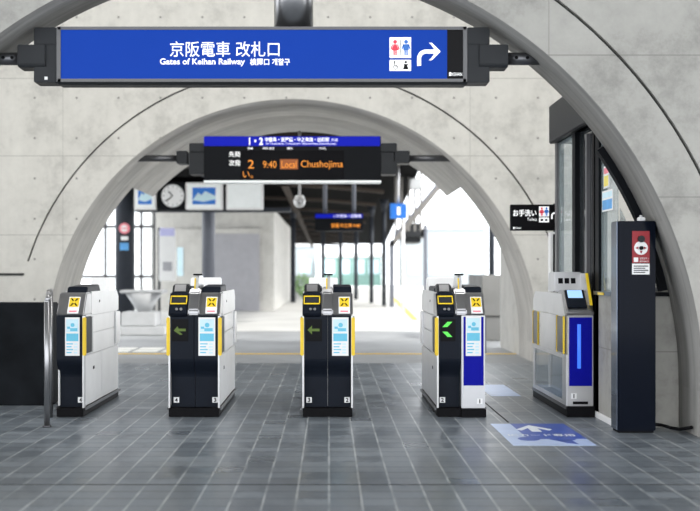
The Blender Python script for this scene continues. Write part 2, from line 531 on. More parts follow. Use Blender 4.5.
# ------------------------------------------------------------------ big blue gate sign in the near arch
D = 7.1
X = lambda p: wx(p, D)
Z = lambda p: wz(p, D)
sg = thing('overhead_sign', 'long bright blue backlit sign pointing to the railway gates under the near arch', 'sign', (X(262), D, Z(57)))
ox, oz = X(262), Z(57)
lx = lambda p: X(p)-ox
lz = lambda p: Z(p)-oz
m = MB()
m.px([(-0.0, lz(27.5)), (0.15, lz(27.5)), (0.15, lz(84)), (0.03, lz(84)), (0.0, lz(82))], lx(57), lx(467), 'sign_grey', 0.006)
m.build('housing', sg)
m = MB()
m.box(lx(58), lx(466), -0.012, 0.0, lz(30), lz(27), 'sign_grey_light')
m.box(lx(58), lx(466), -0.012, 0.0, lz(82), lz(79), 'sign_grey_light')
m.box(lx(57), lx(61), -0.012, 0.0, lz(82), lz(27), 'sign_grey_light')
m.box(lx(463), lx(467), -0.012, 0.0, lz(82), lz(27), 'sign_grey_light')
m.build('frame', sg)
m = MB(); m.box(lx(61), lx(447), -0.004, 0.002, lz(79), lz(30), 'blue_face'); m.build('sign_face', sg)
m = MB(); m.box(lx(447), lx(463), -0.004, 0.002, lz(79), lz(30), 'black_gloss'); m.build('end_plate', sg)
writing('lettering', '京阪電車 改札口', lx(170), lx(279.5), lz(57), lz(41.5), -0.0055, 'lit_white', sg, 0.004)
writing('lettering', 'Gates of Keihan Railway', lx(160), lx(245), lz(66.5), lz(58.5), -0.0055, 'lit_white', sg, 0.02)
writing('lettering', '検票口 개찰구', lx(250), lx(290), lz(65.5), lz(58.5), -0.0055, 'lit_white', sg, 0.02)
writing('lettering', '■KEIHAN', lx(449), lx(462), lz(76), lz(72.5), -0.0055, 'lit_white', sg, 0.0)
m = MB()
m.box(lx(389.5), lx(411), -0.006, -0.003, lz(58), lz(37.5), 'lit_white', 0.001)
m.box(lx(389.5), lx(411), -0.006, -0.003, lz(71), lz(60), 'lit_white', 0.001)
person_icon(m, lx(395), lz(55.5), lz(40)-lz(55.5), -0.0061, 'lit_pink', True)
person_icon(m, lx(406), lz(55.5), lz(40)-lz(55.5), -0.0061, 'lit_blue')
m.box(lx(400.2), lx(400.8), -0.007, -0.006, lz(55.5), lz(40), 'black')
# wheelchair mark
m.cyl((lx(395.5), -0.006, lz(67.3)), (lx(395.5), -0.007, lz(67.3)), 0.017, 'black', 20)
m.cyl((lx(395.5), -0.007, lz(67.3)), (lx(395.5), -0.0075, lz(67.3)), 0.012, 'lit_white', 20)
m.cyl((lx(394.6), -0.006, lz(62)), (lx(394.6), -0.0075, lz(62)), 0.006, 'black', 12)
m.box(lx(394.3), lx(395), -0.0075, -0.006, lz(66.5), lz(62.8), 'black')
m.box(lx(394.3), lx(397.6), -0.0075, -0.006, lz(66.8), lz(66), 'black')
# baby mark
m.cyl((lx(405.7), -0.006, lz(62.3)), (lx(405.7), -0.0075, lz(62.3)), 0.009, 'black', 12)
m.py([(lx(403), lz(64.2)), (lx(408.4), lz(64.2)), (lx(407.2), lz(66)), (lx(408.6), lz(69.5)), (lx(402.8), lz(69.5)), (lx(404.2), lz(66))], -0.0075, -0.006, 'black')
m.build('pictogram', sg)
m = MB(); turn_arrow(m, lx(417), lx(440.5), lz(66), lz(43), -0.006, 'lit_white', 0.0015); m.build('arrow', sg)
for s, (a, b, c, d_, e, f_) in ((1, (467, 489.5, 479, 508, 508, 545)), (-1, (57, 34, 46, 18, 18, -12))):
    m = MB()
    xs = sorted((lx(a), lx(b)))
    m.box(xs[0], xs[1], -0.01, 0.15, lz(45), lz(27.5), 'sign_grey', 0.006)
    m.box(xs[0], xs[1], -0.01, 0.15, lz(82.5), lz(67), 'sign_grey', 0.006)
    xm = sorted((lx(a), lx(c)))
    m.box(xm[0], xm[1], 0.0, 0.14, lz(68), lz(44), 'sign_grey')
    m.build('end_bracket', sg)
    m = MB()
    xs = sorted((lx(c), lx(d_)))
    m.px([(-0.02, lz(45)), (0.14, lz(45)), (0.14, lz(67.5)), (0.0, lz(67.5)), (-0.02, lz(65))], xs[0], xs[1], 'sign_grey', 0.005)
    m.build('arm_socket', sg)
    m = MB()
    m.cyl((lx(e), 0.08, lz(56.5)), (lx(f_), 0.08, lz(56.5)), 0.045, 'steel_dark', 20)
    for k in (0.25, 0.55): m.cyl((lx(e)+(lx(f_)-lx(e))*k, 0.03, lz(56.5)), (lx(e)+(lx(f_)-lx(e))*k, 0.045, lz(56.5)), 0.012, 'black', 10)
    m.build('support_arm', sg)
m = MB(); m.box(lx(45), lx(48), -0.014, -0.008, lz(80), lz(77), 'white'); m.build('sensor', sg)
m = MB(); m.cyl((lx(293), 0.15, lz(28)), (lx(293), 0.11, lz(-60)), 0.142, 'steel_head', 36)
m.build('hanging_pipe', sg)

# ------------------------------------------------------------------ departure board in the far arch
D = 12.62
ox, oz = wx(292, D), wz(159, D)
db = thing('departure_board', 'wide black departure board with orange lettering hung in the far arch', 'departure board', (ox, D, oz))
lx = lambda p: wx(p, 12.62)-ox
lz = lambda p: wz(p, 12.62)-oz
m = MB(); m.box(lx(204), lx(381), 0, 0.3, lz(180.4), lz(136), 'black_paint', 0.008); m.build('housing', db)
m = MB(); m.box(lx(204), lx(380), -0.006, 0.0, lz(146), lz(136.5), 'blue_strip'); m.build('header_strip', db)
m = MB(); m.box(lx(241), lx(344), -0.006, 0.0, lz(179.5), lz(150.5), 'black_gloss'); m.build('screen', db)
m = MB(); m.box(lx(204), lx(381), -0.01, 0.2, lz(182.6), lz(180.4), 'lit_soft'); m.build('light_strip', db)
writing('lettering', '1・2', lx(249), lx(263), lz(145), lz(137.5), -0.008, 'lit_white', db, 0.03)
writing('lettering', '中書島・淀屋橋・中之島線・出町柳', lx(265), lx(329), lz(142), lz(137.3), -0.008, 'lit_white', db, 0.02)
writing('lettering', '方面', lx(331), lx(338), lz(141.5), lz(138.5), -0.008, 'lit_white', db, 0.0)
writing('lettering', 'for Chushojima, Yodoyabashi, Nakanoshima, Demachiyanagi', lx(266), lx(336), lz(145.2), lz(142.7), -0.008, 'lit_white', db, 0.0)
writing('lettering', '先発', lx(229), lx(240.5), lz(157), lz(151.5), -0.008, 'lit_white', db, 0.01)
writing('lettering', '次発', lx(229), lx(240.5), lz(166), lz(160), -0.008, 'lit_white', db, 0.01)
for a, b, t_ in ((247.5, 253, '番線'), (263, 274, '時刻'), (287, 292.5, '種別'), (319, 326, '行先')):
    writing('lettering', t_, lx(a), lx(b), lz(149.7), lz(147.2), -0.008, 'lit_white', db)
writing('lettering', '2', lx(248), lx(254), lz(168.5), lz(160), -0.008, 'led_orange', db, 0.0)
writing('lettering', '9:40', lx(263), lx(276.5), lz(168), lz(161), -0.008, 'led_orange', db, 0.0)
writing('lettering', 'Chushojima', lx(301), lx(343), lz(169.5), lz(160.5), -0.008, 'led_orange', db, 0.0)
writing('lettering', 'い。', lx(243), lx(253), lz(178), lz(171.5), -0.008, 'led_orange', db, 0.0)
m = MB(); m.box(lx(280), lx(298), -0.008, -0.005, lz(169.3), lz(159.3), 'led_brown'); m.build('service_box', db)
writing('lettering', 'Local', lx(281.5), lx(296.5), lz(168), lz(161), -0.010, 'led_orange', db, 0.0)
for a, b, c, d_, e in ((381, 397, 397, 410, 455), (204, 189, 189, 176, 130)):
    m = MB()
    xs = sorted((lx(a), lx(b)))
    m.box(xs[0], xs[1], 0.0, 0.28, lz(152), lz(143), 'sign_grey', 0.008)
    m.box(xs[0], xs[1], 0.0, 0.28, lz(174), lz(161), 'sign_grey', 0.008)
    m.box(min(xs[0], lx(a)), xs[1]-0.04 if e > 300 else xs[1], 0.02, 0.26, lz(162), lz(151), 'sign_grey')
    m.build('end_bracket', db)
    m = MB(); xs = sorted((lx(c)-0.03, lx(d_)))
    m.box(xs[0], xs[1], 0.02, 0.26, lz(163), lz(150.5), 'sign_grey', 0.008); m.build('arm_socket', db)
    m = MB(); m.cyl((lx(d_), 0.13, lz(157.3)), (lx(e), 0.13, lz(157.3)), 0.042, 'steel_dark', 18)
    m.build('support_arm', db)

# ------------------------------------------------------------------ ticket gates
SA, SB = (-0.012, 0.805), (0.105, 0.985)          # slanted head line, local (y, z)
def slant(m, x0, x1, t0, t1, off, th, mat, bev=0.0):
    dy, dz = SB[0]-SA[0], SB[1]-SA[1]
    L = math.hypot(dy, dz); ny, nz = -dz/L, dy/L
    def p(t, o): return (SA[0]+dy*t+ny*o, SA[1]+dz*t+nz*o)
    pts = [p(t0, off), p(t1, off), p(t1, off-th), p(t0, off-th)]
    m.px(pts, x0, x1, mat, bev)

def front_curve(y_top=0.0, rec=0.075):
    """black front panel edge: straight, then sweeping back towards the feet"""
    c = [(y_top, 0.805), (y_top, 0.46)]
    for k in range(1, 9):
        t = k/8; s = t*t*(3-2*t)
        c.append((y_top+rec*s, 0.46-0.15*t))
    c.append((y_top+rec, 0.07))
    return c

def info_poster(parent, x0, x1, z0, z1, y):
    m = MB()
    m.box(x0, x1, y-0.003, y, z0, z1, 'white')
    W, H = x1-x0, z1-z0
    q = y-0.0035
    m.box(x0+W*.08, x1-W*.08, q, y, z0+H*.62, z1-H*.05, 'pale_cyan')
    m.cyl((x0+W*.52, y-0.004, z0+H*.80), (x0+W*.52, y-0.001, z0+H*.80), W*.14, 'cyan', 14)
    m.box(x0+W*.35, x0+W*.85, y-0.004, y, z0+H*.64, z0+H*.72, 'cyan')
    m.box(x0+W*.15, x0+W*.35, y-0.004, y, z0+H*.70, z0+H*.76, 'cyan')
    m.box(x0+W*.08, x1-W*.08, q, y, z0+H*.38, z0+H*.58, 'cyan')
    for k in range(4):
        m.box(x0+W*.1, x0+W*(.45+.1*(k % 2)), q, y, z0+H*(.07+.075*k), z0+H*(.10+.075*k), 'cyan')
        m.box(x0+W*.62, x0+W*.85, q, y, z0+H*(.06+.075*k), z0+H*(.10+.075*k), 'pale_cyan')
    return m.build('info_poster', parent)

def number_sticker(parent, xc, z, y, txt, s=0.022):
    m = MB(); m.box(xc-s, xc+s, y-0.002, y, z-s, z+s, 'white')
    o = m.build('number_sticker', parent)
    writing('lettering', txt, xc-s*(.2 if txt == '1' else .5), xc+s*(.2 if txt == '1' else .5), z-s*.75, z+s*.75, y-0.0025, 'black', o, 0.03)
    return o

def warning_sticker(parent, xc, wdt=0.09):
    m = MB()
    slant(m, xc-wdt/2, xc+wdt/2, 0.08, 0.80, 0.004, 0.003, 'white')
    slant(m, xc-wdt/2+.006, xc+wdt/2-.006, 0.36, 0.76, 0.0055, 0.003, 'yellow')
    # black cross with a pink dot
    dy, dz = SB[0]-SA[0], SB[1]-SA[1]; L = math.hypot(dy, dz); ny, nz = -dz/L, dy/L
    def P(x, t, o=0.0065): return (x, SA[0]+dy*t+ny*o, SA[1]+dz*t+nz*o)
    h = wdt*.34
    for s in (-1, 1):
        m.poly([P(xc-s*h, .40), P(xc-s*h*.6, .40), P(xc+s*h, .72), P(xc+s*h*.6, .72)], (0, -0.001, 0.0005), 'black')
    m.poly([P(xc-.010, .51), P(xc+.010, .51), P(xc+.010, .61), P(xc-.010, .61)], (0, -0.002, 0.001), 'yellow')
    slant(m, xc-.03, xc+.03, 0.14, 0.20, 0.0055, 0.003, 'pink')
    return m.build('warning_sticker', parent)

def card_reader(parent, x0, x1):
    m = MB()
    slant(m, x0, x1, -0.02, 0.98, 0.022, 0.05, 'black_panel', 0.010)
    o = m.build('card_reader', parent)
    m = MB()
    a, b = x0+0.008, x1-0.008
    slant(m, a, b, 0.42, 0.47, 0.026, 0.006, 'yellow'); slant(m, a, b, 0.74, 0.79, 0.026, 0.006, 'yellow')
    slant(m, a, a+.008, 0.42, 0.79, 0.026, 0.006, 'yellow'); slant(m, b-.008, b, 0.42, 0.79, 0.026, 0.006, 'yellow')
    m.build('yellow_frame', o)
    m = MB(); slant(m, a+.016, b-.016, 0.50, 0.71, 0.0245, 0.006, 'sign_grey'); m.build('reader_window', o)
    dy, dz = SB[0]-SA[0], SB[1]-SA[1]; L = math.hypot(dy, dz); ny, nz = -dz/L, dy/L
    for fx in (0.42, 0.68):
        m = MB(); xx = a+(b-a)*fx; t = 0.2
        p = (xx, SA[0]+dy*t+ny*.02, SA[1]+dz*t+nz*.02); q = (xx, SA[0]+dy*t+ny*.03, SA[1]+dz*t+nz*.03)
        m.cyl(p, q, 0.011, 'steel', 14); m.build('indicator', o)
    # upright touch pad above the reader
    m = MB()
    m.px([(0.10, 0.975), (0.155, 1.045), (0.24, 1.055), (0.24, 0.975)], x0+0.01, x1-0.008, 'sign_grey', 0.008)
    m.px([(0.105, 0.992), (0.148, 1.045), (0.146, 1.049), (0.101, 0.996)], x0+0.03, x1-0.03, 'steel_head')
    m.build('touch_pad', parent)

def flap_set(parent, x, sgn, yfront=0.0, silver=False, yellow=True):
    """folded barrier flap, its yellow guard strip, on one flank"""
    o = MB().box(min(x-sgn*.008, x+sgn*.014), max(x-sgn*.008, x+sgn*.014), yfront+.02, yfront+.22, 0.50, 0.79, 'sign_grey' if not silver else 'steel_dark', 0.005).build('barrier_flap', parent)
    m = MB().box(min(x+sgn*.004, x+sgn*.020), max(x+sgn*.004, x+sgn*.020), yfront+.20, yfront+.225, 0.50, 0.79, 'steel')
    m.build('flap_hinge', o)
    if yellow:
        MB().box(min(x-sgn*.012, x+sgn*.016), max(x-sgn*.012, x+sgn*.016), yfront-.008, yfront+.018, 0.485, 0.79, 'yellow', 0.006).build('guard_strip', parent)
    MB().box(min(x-sgn*.008, x+sgn*.014), max(x-sgn*.008, x+sgn*.014), 1.13, 1.32, 0.50, 0.79, 'panel_silver', 0.005).build('barrier_flap', parent)

def flank(parent, x, sgn, mat='panel_white'):
    a, b = sorted((x-sgn*.012, x))
    MB().px([(0.262, 0.80), (0.262, 0.99), (1.22, 0.99), (1.30, 0.93), (1.30, 0.80)], a, b, mat, 0.003).build('upper_panel', parent)
    m = MB(); m.box(a, b, 0.23, 1.12, 0.655, 0.793, mat, 0.003); m.build('middle_panel', parent)
    m = MB(); m.box(a, b, 0.23, 1.12, 0.485, 0.648, mat, 0.003); m.build('middle_panel', parent)
    m = MB(); m.box(a, b, 0.05, 0.62, 0.08, 0.478, mat, 0.003); o = m.build('service_door', parent)
    MB().box(min(x, x+sgn*.002), max(x, x+sgn*.002), 0.30, 0.35, 0.35, 0.375, 'black').build('lock', o)
    m = MB(); m.box(a, b, 0.627, 1.29, 0.08, 0.478, mat, 0.003); m.build('service_door', parent)
    MB().box(min(x, x+sgn*.002), max(x, x+sgn*.002), 0.52, 0.55, 0.895, 0.915, 'black').build('photo_sensor', parent)
    MB().box(min(x, x+sgn*.014), max(x, x+sgn*.014), 0.02, 1.32, 0.05, 0.075, 'steel_dark', 0.004).build('skirting_bar', parent)

def ticket_gate(name, label, xr0, xr1, nums, arrow='dim', left=True, right=True, blue_right=False, flank_mat=('panel_white', 'panel_white')):
    """xr0..xr1 : world x extent; left/right: which lane halves the gate has"""
    D0 = 7.94
    xc = (xr0+xr1)/2; h = (xr1-xr0)/2
    g = thing(name, label, 'ticket gate', (xc, D0, 0), 'automatic ticket gates across the arch')
    # plinth
    MB().box(-h+.004, h-.004, -0.012, 1.32, 0, 0.07, 'black', 0.004).build('plinth', g)
    # core
    MB().px([(0.06, 0.07), (0.06, 0.80), (0.12, 0.97), (1.24, 0.97), (1.30, 0.90), (1.30, 0.07)][0:0]+[(0.112, 0.07), (0.112, 0.97), (1.24, 0.97), (1.30, 0.90), (1.30, 0.07)], -h+.012, h-.012, 'panel_silver', 0.004).build('body', g)
    flank(g, h, 1, flank_mat[1]); flank(g, -h, -1, flank_mat[0])
    split = 0.0 if (left and right) else (-h if right else h)
    # fronts
    fc = front_curve()
    if left:
        MB().px(fc+[(0.11, 0.07), (0.11, 0.805)], -h+.014, split-.002, 'black_panel').build('front_panel', g)
        MB().box(-h+.028, split-.045, -0.004, 0.0, 0.60, 0.775, 'black_gloss', 0.001).build('display', g)
    if right and not blue_right:
        MB().px(fc+[(0.11, 0.07), (0.11, 0.805)], split+.002, h-.014, 'black_panel').build('front_panel', g)
    if right and blue_right:
        MB().px([(-0.01, .07), (-0.01, .805), (.11, .805), (.11, .07)], split+.002, h-.002, 'steel_brushed', 0.003).build('front_panel', g)
        MB().box(split+.018, h-.014, -0.014, -0.01, 0.25, 0.795, 'gate_blue', 0.001).build('blue_panel', g)
        MB().box(split+.0, h+.004, -0.035, 0.06, 0, 0.062, 'black', 0.003).build('kick_plate', g)
    # flank flanges beside the recess
    if left: MB().box(-h, -h+.014, 0.0, 0.05, 0.07, 0.80, 'steel', 0.002).build('edge_trim', g)
    if right and not blue_right: MB().box(h-.014, h, 0.0, 0.05, 0.07, 0.80, 'steel', 0.002).build('edge_trim', g)
    # head
    m = MB()
    m.px([(-.012, .805), (.105, .985), (.26, .985), (.26, .805)], -h, h, 'steel_head', 0.010, 3)
    m.build('head', g)
    if left: card_reader(g, -h+.002, split-.052)
    if right:
        cx = split+(h-split)*.66 if (left) else 0.02
        warning_sticker(g, cx)
        o = MB().px([(0.13, .98), (0.16, 1.03), (0.55, 1.045), (0.62, .98)], split+.045 if left else -0.06, h-.008, 'black_panel', 0.006).build('ticket_hood', g)
    if left:
        MB().px([(0.28, .98), (0.32, 1.02), (0.75, 1.03), (0.80, .98)], -h+.012, split-.05, 'black_panel', 0.006).build('ticket_hood', g)
    # centre rail and its fin
    if left and right:
        m = MB()
        m.px([(-.030, .81), (-.028, .85), (.06, .985), (.10, 1.02), (1.1, 1.02), (1.15, .97), (.2, .95), (.2, .81)], -.046, .044, 'steel_head', 0.010, 3)
        m.build('centre_rail', g)
        m = MB()
        m.px([(.10, 1.01), (.13, 1.10), (.17, 1.125), (.42, 1.125), (.50, 1.01)], -.004, .020, 'panel_silver', 0.006)
        o = m.build('sensor_fin', g)
        MB().px([(.086, .99), (.122, 1.10), (.132, 1.10), (.098, .99)], -.012, -.002, 'yellow').build('yellow_stripe', o)
        MB().box(-.030, .042, .16, .20, 1.122, 1.136, 'black', 0.003).build('fin_cap', o)
    # rear display box
    o = MB().px([(1.02, .97), (1.06, 1.10), (1.20, 1.10), (1.22, .97)], -h+.03, h*.45, 'panel_white', 0.008).build('rear_hood', g)
    # stickers
    if right:
        px0 = split+.035 if left else -.04
        info_poster(g, px0, h-.035, 0.485, 0.79 if not blue_right else .80, -0.014 if blue_right else 0.0)
        number_sticker(g, h-.045, 0.125, .075 if not blue_right else -.010, nums[1])
    if left:
        number_sticker(g, -h+.052, 0.125, .075, nums[0])
        m = MB()
        ax = (-h+.028+split-.045)/2
        if arrow == 'bright':
            for zc in (0.735, 0.655):
                s = 1 if zc > .7 else -1
                m.py([(ax-.045, zc-s*.022), (ax-.005, zc-s*.022), (ax+.035, zc+s*.02), (ax-.004, zc+s*.02)], -.006, -.004, 'led_green')
        elif arrow == 'slant':
            m.py([(ax-.05, .685), (ax-.02, .72), (ax-.012, .70), (ax+.045, .70), (ax+.045, .68), (ax-.01, .68), (ax+.02, .655), (ax+.0, .65)], -.006, -.004, 'led_dim')
        else:
            m.py([(ax-.05, .69), (ax-.015, .725), (ax-.015, .70), (ax+.045, .70), (ax+.045, .68), (ax-.015, .68), (ax-.015, .655)], -.006, -.004, 'led_dim')
        m.build('green_arrow', g)
    # flaps and strips on the open flanks
    if right: flap_set(g, h, 1, yellow=not blue_right, silver=blue_right)
    if left: flap_set(g, -h, -1)
    return g

ticket_gate('ticket_gate', 'leftmost ticket gate, narrow black front beside the steel post, white panelled side', -2.165, -1.945, ('', '4'), left=False)
ticket_gate('ticket_gate', 'black fronted double ticket gate numbered 4 and 3', -1.275, -0.868, ('4', '3'), arrow='slant')
ticket_gate('ticket_gate', 'middle black double ticket gate numbered 3 and 2, seen straight on', -0.212, 0.190, ('3', '2'))
ticket_gate('ticket_gate', 'ticket gate numbered 2 and 1 with bright green chevrons and half blue front', 0.857, 1.240, ('2', '1'), arrow='bright', blue_right=True, flank_mat=('panel_silver', 'panel_silver'))

# wide-lane gate on the right
D0 = 7.94
xc = (1.888+2.104)/2; h = 0.108
g = thing('ticket_gate', 'rightmost ticket gate with glowing blue bar on blue front and glass side', 'ticket gate', (xc, D0, 0), 'automatic ticket gates across the arch')
MB().box(-h-.004, h, -0.03, 1.30, 0, 0.085, 'black', 0.004).build('plinth', g)
MB().px([(0.0, .085), (0.0, .80), (.05, .86), (.16, .97), (1.22, .97), (1.30, .90), (1.30, .80), (0.14, .80), (.14, .085)], -h+.008, h-.004, 'steel_brushed', 0.005).build('body', g)
MB().box(h-.04, h-.004, .14, 1.30, .085, .80, 'panel_silver').build('rear_panel', g)
MB().box(-h+.018, h-.016, -0.005, 0.0, 0.245, 0.79, 'gate_blue', 0.001).build('blue_panel', g)
MB().cyl((-.012, -0.008, .385), (-.012, -0.008, .735), 0.014, 'lamp_blue', 14).build('light_bar', g)
MB().box(-.06, .06, -0.004, 0.0, .10, .122, 'black').build('vent', g)
number_sticker(g, -.052, .165, 0.0, '1')
# side frame
m = MB()
fr = 'panel_silver'
m.box(-h-.004, -h+.012, 0.0, 1.30, .455, .49, fr, .003)
m.box(-h-.004, -h+.012, 0.0, 1.30, .085, .12, fr, .003)
m.box(-h-.004, -h+.012, 0.0, 0.14, .12, .455, fr, .003)
m.box(-h-.004, -h+.012, 1.22, 1.30, .12, .455, fr, .003)
m.build('side_frame', g)
MB().box(-h+.0, -h+.006, .14, 1.22, .12, .455, 'glass_gate').build('glass_panel', g)
MB().px([(0.06, .80), (.10, .86), (.17, .975), (1.22, .975), (1.30, .90), (1.30, .80)], -h-.002, -h+.008, 'panel_silver', 0.003).build('upper_panel', g)
MB().box(-h-.002, -h+.010, .38, .98, .49, .795, 'panel_silver', .003).build('middle_panel', g)
for y0, y1 in ((.08, .30), (1.06, 1.26)):
    o = MB().box(-h-.010, -h+.006, y0, y1, .50, .79, 'steel_dark', .004).build('barrier_flap', g)
    for a, b in ((y0-.009, y0), (y1, y1+.009)): MB().box(-h-.014, -h, a, b, .495, .795, 'yellow').build('yellow_edge', o)
MB().box(-h-.012, -h, .0, 1.3, .06, .085, 'steel_dark', .003).build('skirting_bar', g)
# head
MB().px([(.0, .80), (-.01, .83), (.02, .86), (.14, 1.0), (.30, 1.0), (.30, .80)], -h, h, 'steel_head', .008, 3).build('head', g)
MB().px([(.008, .872), (.125, 1.008), (.135, 1.0), (.02, .86)], -h+.012, h-.05, 'black_panel', .003).build('screen_surround', g)
MB().px([(.066, .943), (.118, 1.004), (.126, 1.0), (.076, .94)], -h+.028, h-.070, 'screen_lit').build('screen', g)
MB().px([(.28, .99), (.31, 1.15), (.52, 1.15), (.56, .99)], -h-.03, h-.02, 'steel_brushed', .008).build('rear_hood', g)
for k in range(3):
    x0 = -h+.0+k*.052
    MB().px([(.290, 1.055), (.2985, 1.10), (.3015, 1.10), (.297, 1.055)], x0, x0+.038, 'black').build('indicator_window', g)
MB().px([(.02, .88), (.17, 1.14), (.56, 1.14), (.56, .95), (.2, .88)], h-.03, h-.004, 'steel_brushed', .006).build('side_fin', g)
MB().px([(.008, .885), (.155, 1.14), (.17, 1.14), (.023, .885)], h-.028, h-.008, 'yellow').build('yellow_stripe', g)

# steel guard post left of the gates
gp = thing('guard_rail', 'bent brushed steel guard rail post left of the leftmost ticket gate', 'guard rail', (wx(47, 7.42), 7.42, 0))
MB().tube([(0, 0, 0), (0, 0, .93), (0.005, .03, .975), (-0.01, .09, 1.0), (-0.115, .50, 1.0)], 0.021, 'steel_head').build('rail', gp)
MB().tube([(-0.115, .50, 1.0), (-0.115, .50, 0)], 0.021, 'steel_head').build('rear_post', gp)
MB().cyl((0, 0, 0), (0, 0, .012), .032, 'steel_dark', 20).build('foot_flange', gp)

# ------------------------------------------------------------------ booth behind the right leg of the near arch
XB = 2.13
bt = thing('staff_booth', 'glazed staff booth with dark fascia and black posts behind the right arch', 'booth', (XB, 7.40, 0))
def B(x0, x1, y0, y1, z0, z1, mat, name, bev=0.0, par=None):
    return MB().box(x0-XB, x1-XB, y0-7.40, y1-7.40, z0, z1, mat, bev).build(name, par or bt)
m = MB()
m.px([(0.04, 2.36), (2.06, 2.36), (2.06, 2.72), (0.04, 2.72)], -.05, .16, 'sign_grey', .01)
m.build('fascia', bt)
B(XB, 3.45, 7.42, 9.45, 2.36, 2.44, 'roof_dark', 'roof')
B(XB, XB+.12, 7.40, 7.98, 0, .97, 'concrete_near', 'low_wall')
B(XB+.12, 3.0, 7.40, 7.52, 0, .97, 'concrete_near', 'low_wall')
B(XB-.02, XB+.14, 7.40, 7.98, .97, 1.0, 'steel_dark', 'window_sill')
B(XB+.14, 3.0, 7.38, 7.54, .97, 1.0, 'black_paint', 'window_sill')
B(XB-.022, XB, 7.16, 7.98, 0.0, .045, 'white', 'base_strip', .003)
B(XB, XB+.07, 7.90, 8.00, 0, 2.36, 'black_paint', 'post')
B(XB, XB+.07, 8.04, 8.10, 0, 2.36, 'black', 'post')
B(XB, XB+.07, 8.66, 8.76, 0, 2.36, 'black_paint', 'post')
B(XB, XB+.07, 9.36, 9.43, 0, 2.36, 'sign_grey_light', 'post')
B(XB+.02, XB+.03, 7.46, 7.90, 1.0, 2.36, 'glass_pale', 'glass_pane')
B(XB+.02, XB+.03, 8.76, 9.36, .10, 2.36, 'glass_pale', 'glass_pane')
B(XB+.01, XB+.05, 8.31, 8.35, 0.9, 2.30, 'sign_grey_light', 'door_handle_plate')
B(XB+.04, XB+.06, 8.10, 8.66, 0.0, 2.36, 'glass_dark', 'sliding_door')
B(XB+.07, 3.45, 9.38, 9.43, 0, 1.0, 'concrete_near', 'low_wall')
B(3.38, 3.45, 7.52, 9.43, 0, 1.0, 'concrete_near', 'low_wall')
B(3.38, 3.45, 9.36, 9.43, 1.0, 2.36, 'black_paint', 'post')
B(2.42, 3.2, 7.9, 8.6, .55, .9, 'black_paint', 'counter')
# glazing that fills the side of the near arch
arc = lambda r, a: (BX+r*math.cos(a)-XB, BZ+r*math.sin(a))
a1 = math.asin((2.06-BZ)/3.02)
n = 18
m = MB()
for k in range(n):
    p, q = math.asin((1.0-BZ)/2.97)+(a1-math.asin((1.0-BZ)/2.97))*k/n, math.asin((1.0-BZ)/2.97)+(a1-math.asin((1.0-BZ)/2.97))*(k+1)/n
    m.py([arc(3.0, p), arc(3.0, q), arc(3.06, q), arc(3.06, p)], -.03, .04, 'black_paint')
m.build('arched_frame', bt)
pts = [(0.03, 1.0)] + [arc(2.94, math.asin((1.0-BZ)/2.94)+(math.acos((XB+.03-BX)/2.94)-math.asin((1.0-BZ)/2.94))*k/12) for k in range(13)]
MB().py(pts, .02, .03, 'glass_booth').build('glass_pane', bt)
m = MB()
for k in range(14): m.box(2.45-XB+k*.012, 2.45-XB+k*.012+.006, .56, .565, 1.0, 1.75, 'column_pale')
for k in range(40): m.box(2.45-XB, 2.62-XB, .558, .567, 1.0+k*.019, 1.006+k*.019, 'column_pale')
m.build('wire_mesh', bt)

def flat_poster(name, label, x0, x1, y0, y1, z0, z1, mats):
    m = MB(); m.box(x0, x1, y0, y1, z0, z1, 'white')
    hgt = z1-z0
    m.box(x0-.001, x1, y0+.01, y1-.01, z0+hgt*.08, z0+hgt*.55, mats[0])
    m.box(x0-.001, x1, y0+.01, y1-.01, z0+hgt*.65, z0+hgt*.92, mats[1])
    return tag(m.build(name), label, 'poster')
flat_poster('poster', 'small yellow poster on the booth glass, upper one', XB+.012, XB+.019, 7.66, 7.80, 1.80, 1.97, ('poster_yellow', 'pink'))
flat_poster('poster', 'blue and white poster on the booth glass below the yellow one', XB+.012, XB+.019, 7.56, 7.84, 1.62, 1.78, ('poster_blue', 'pale_cyan'))
m = MB(); m.box(XB-.026, XB-.020, 7.68, 7.84, .972, .992, 'yellow')
tag(m.build('notice_strip'), 'narrow yellow notice strip on the booth window sill', 'notice')

# navy pillar with the emergency button
pl = thing('pillar_cabinet', 'tall glossy navy cabinet with red emergency panel at the right arch leg', 'cabinet', (2.19, 7.14, 0))
MB().box(2.063-2.19, 2.334-2.19, 0, .16, 0.015, 1.515, 'navy', .006).build('cabinet_body', pl)
MB().box(2.058-2.19, 2.063-2.19, .012, .155, 0.02, 1.51, 'side_gloss').build('side_reflector', pl)  # added mirror-like sheet so this side catches reflections the navy body lacks
MB().box(2.07-2.19, 2.32-2.19, .006, .15, 0, .015, 'black').build('base', pl)
px = lambda p: wx(p, 7.14)-2.19
pz = lambda p: wz(p, 7.14)
m = MB()
m.box(px(632), px(649.5), -.004, 0, pz(263), pz(231), 'red', .001)
m.cyl((px(640.8), -.004, pz(248)), (px(640.8), -.006, pz(248)), .049, 'white', 28)
for k in range(3):
    a = PI/2+k*2*PI/3*1.0
for sx, sz in ((-1, 0), (1, 0), (0, -1)):
    c = (px(640.8)+sx*.030, pz(248)+sz*.030)
    m.py([(c[0]+.012*(sx), c[1]+.012*(sz)), (c[0]-.010*sz-.010*sx, c[1]+.010*sx-.010*sz), (c[0]+.010*sz-.010*sx, c[1]-.010*sx-.010*sz)], -.008, -.006, 'red')
m.box(px(633.5), px(638), -.006, -.004, pz(262), pz(257.5), 'white')
o = m.build('emergency_panel', pl)
MB().cyl((px(640.8), -.004, pz(239)), (px(640.8), -.02, pz(239)), .024, 'sign_grey', 20).build('alarm_speaker', o)
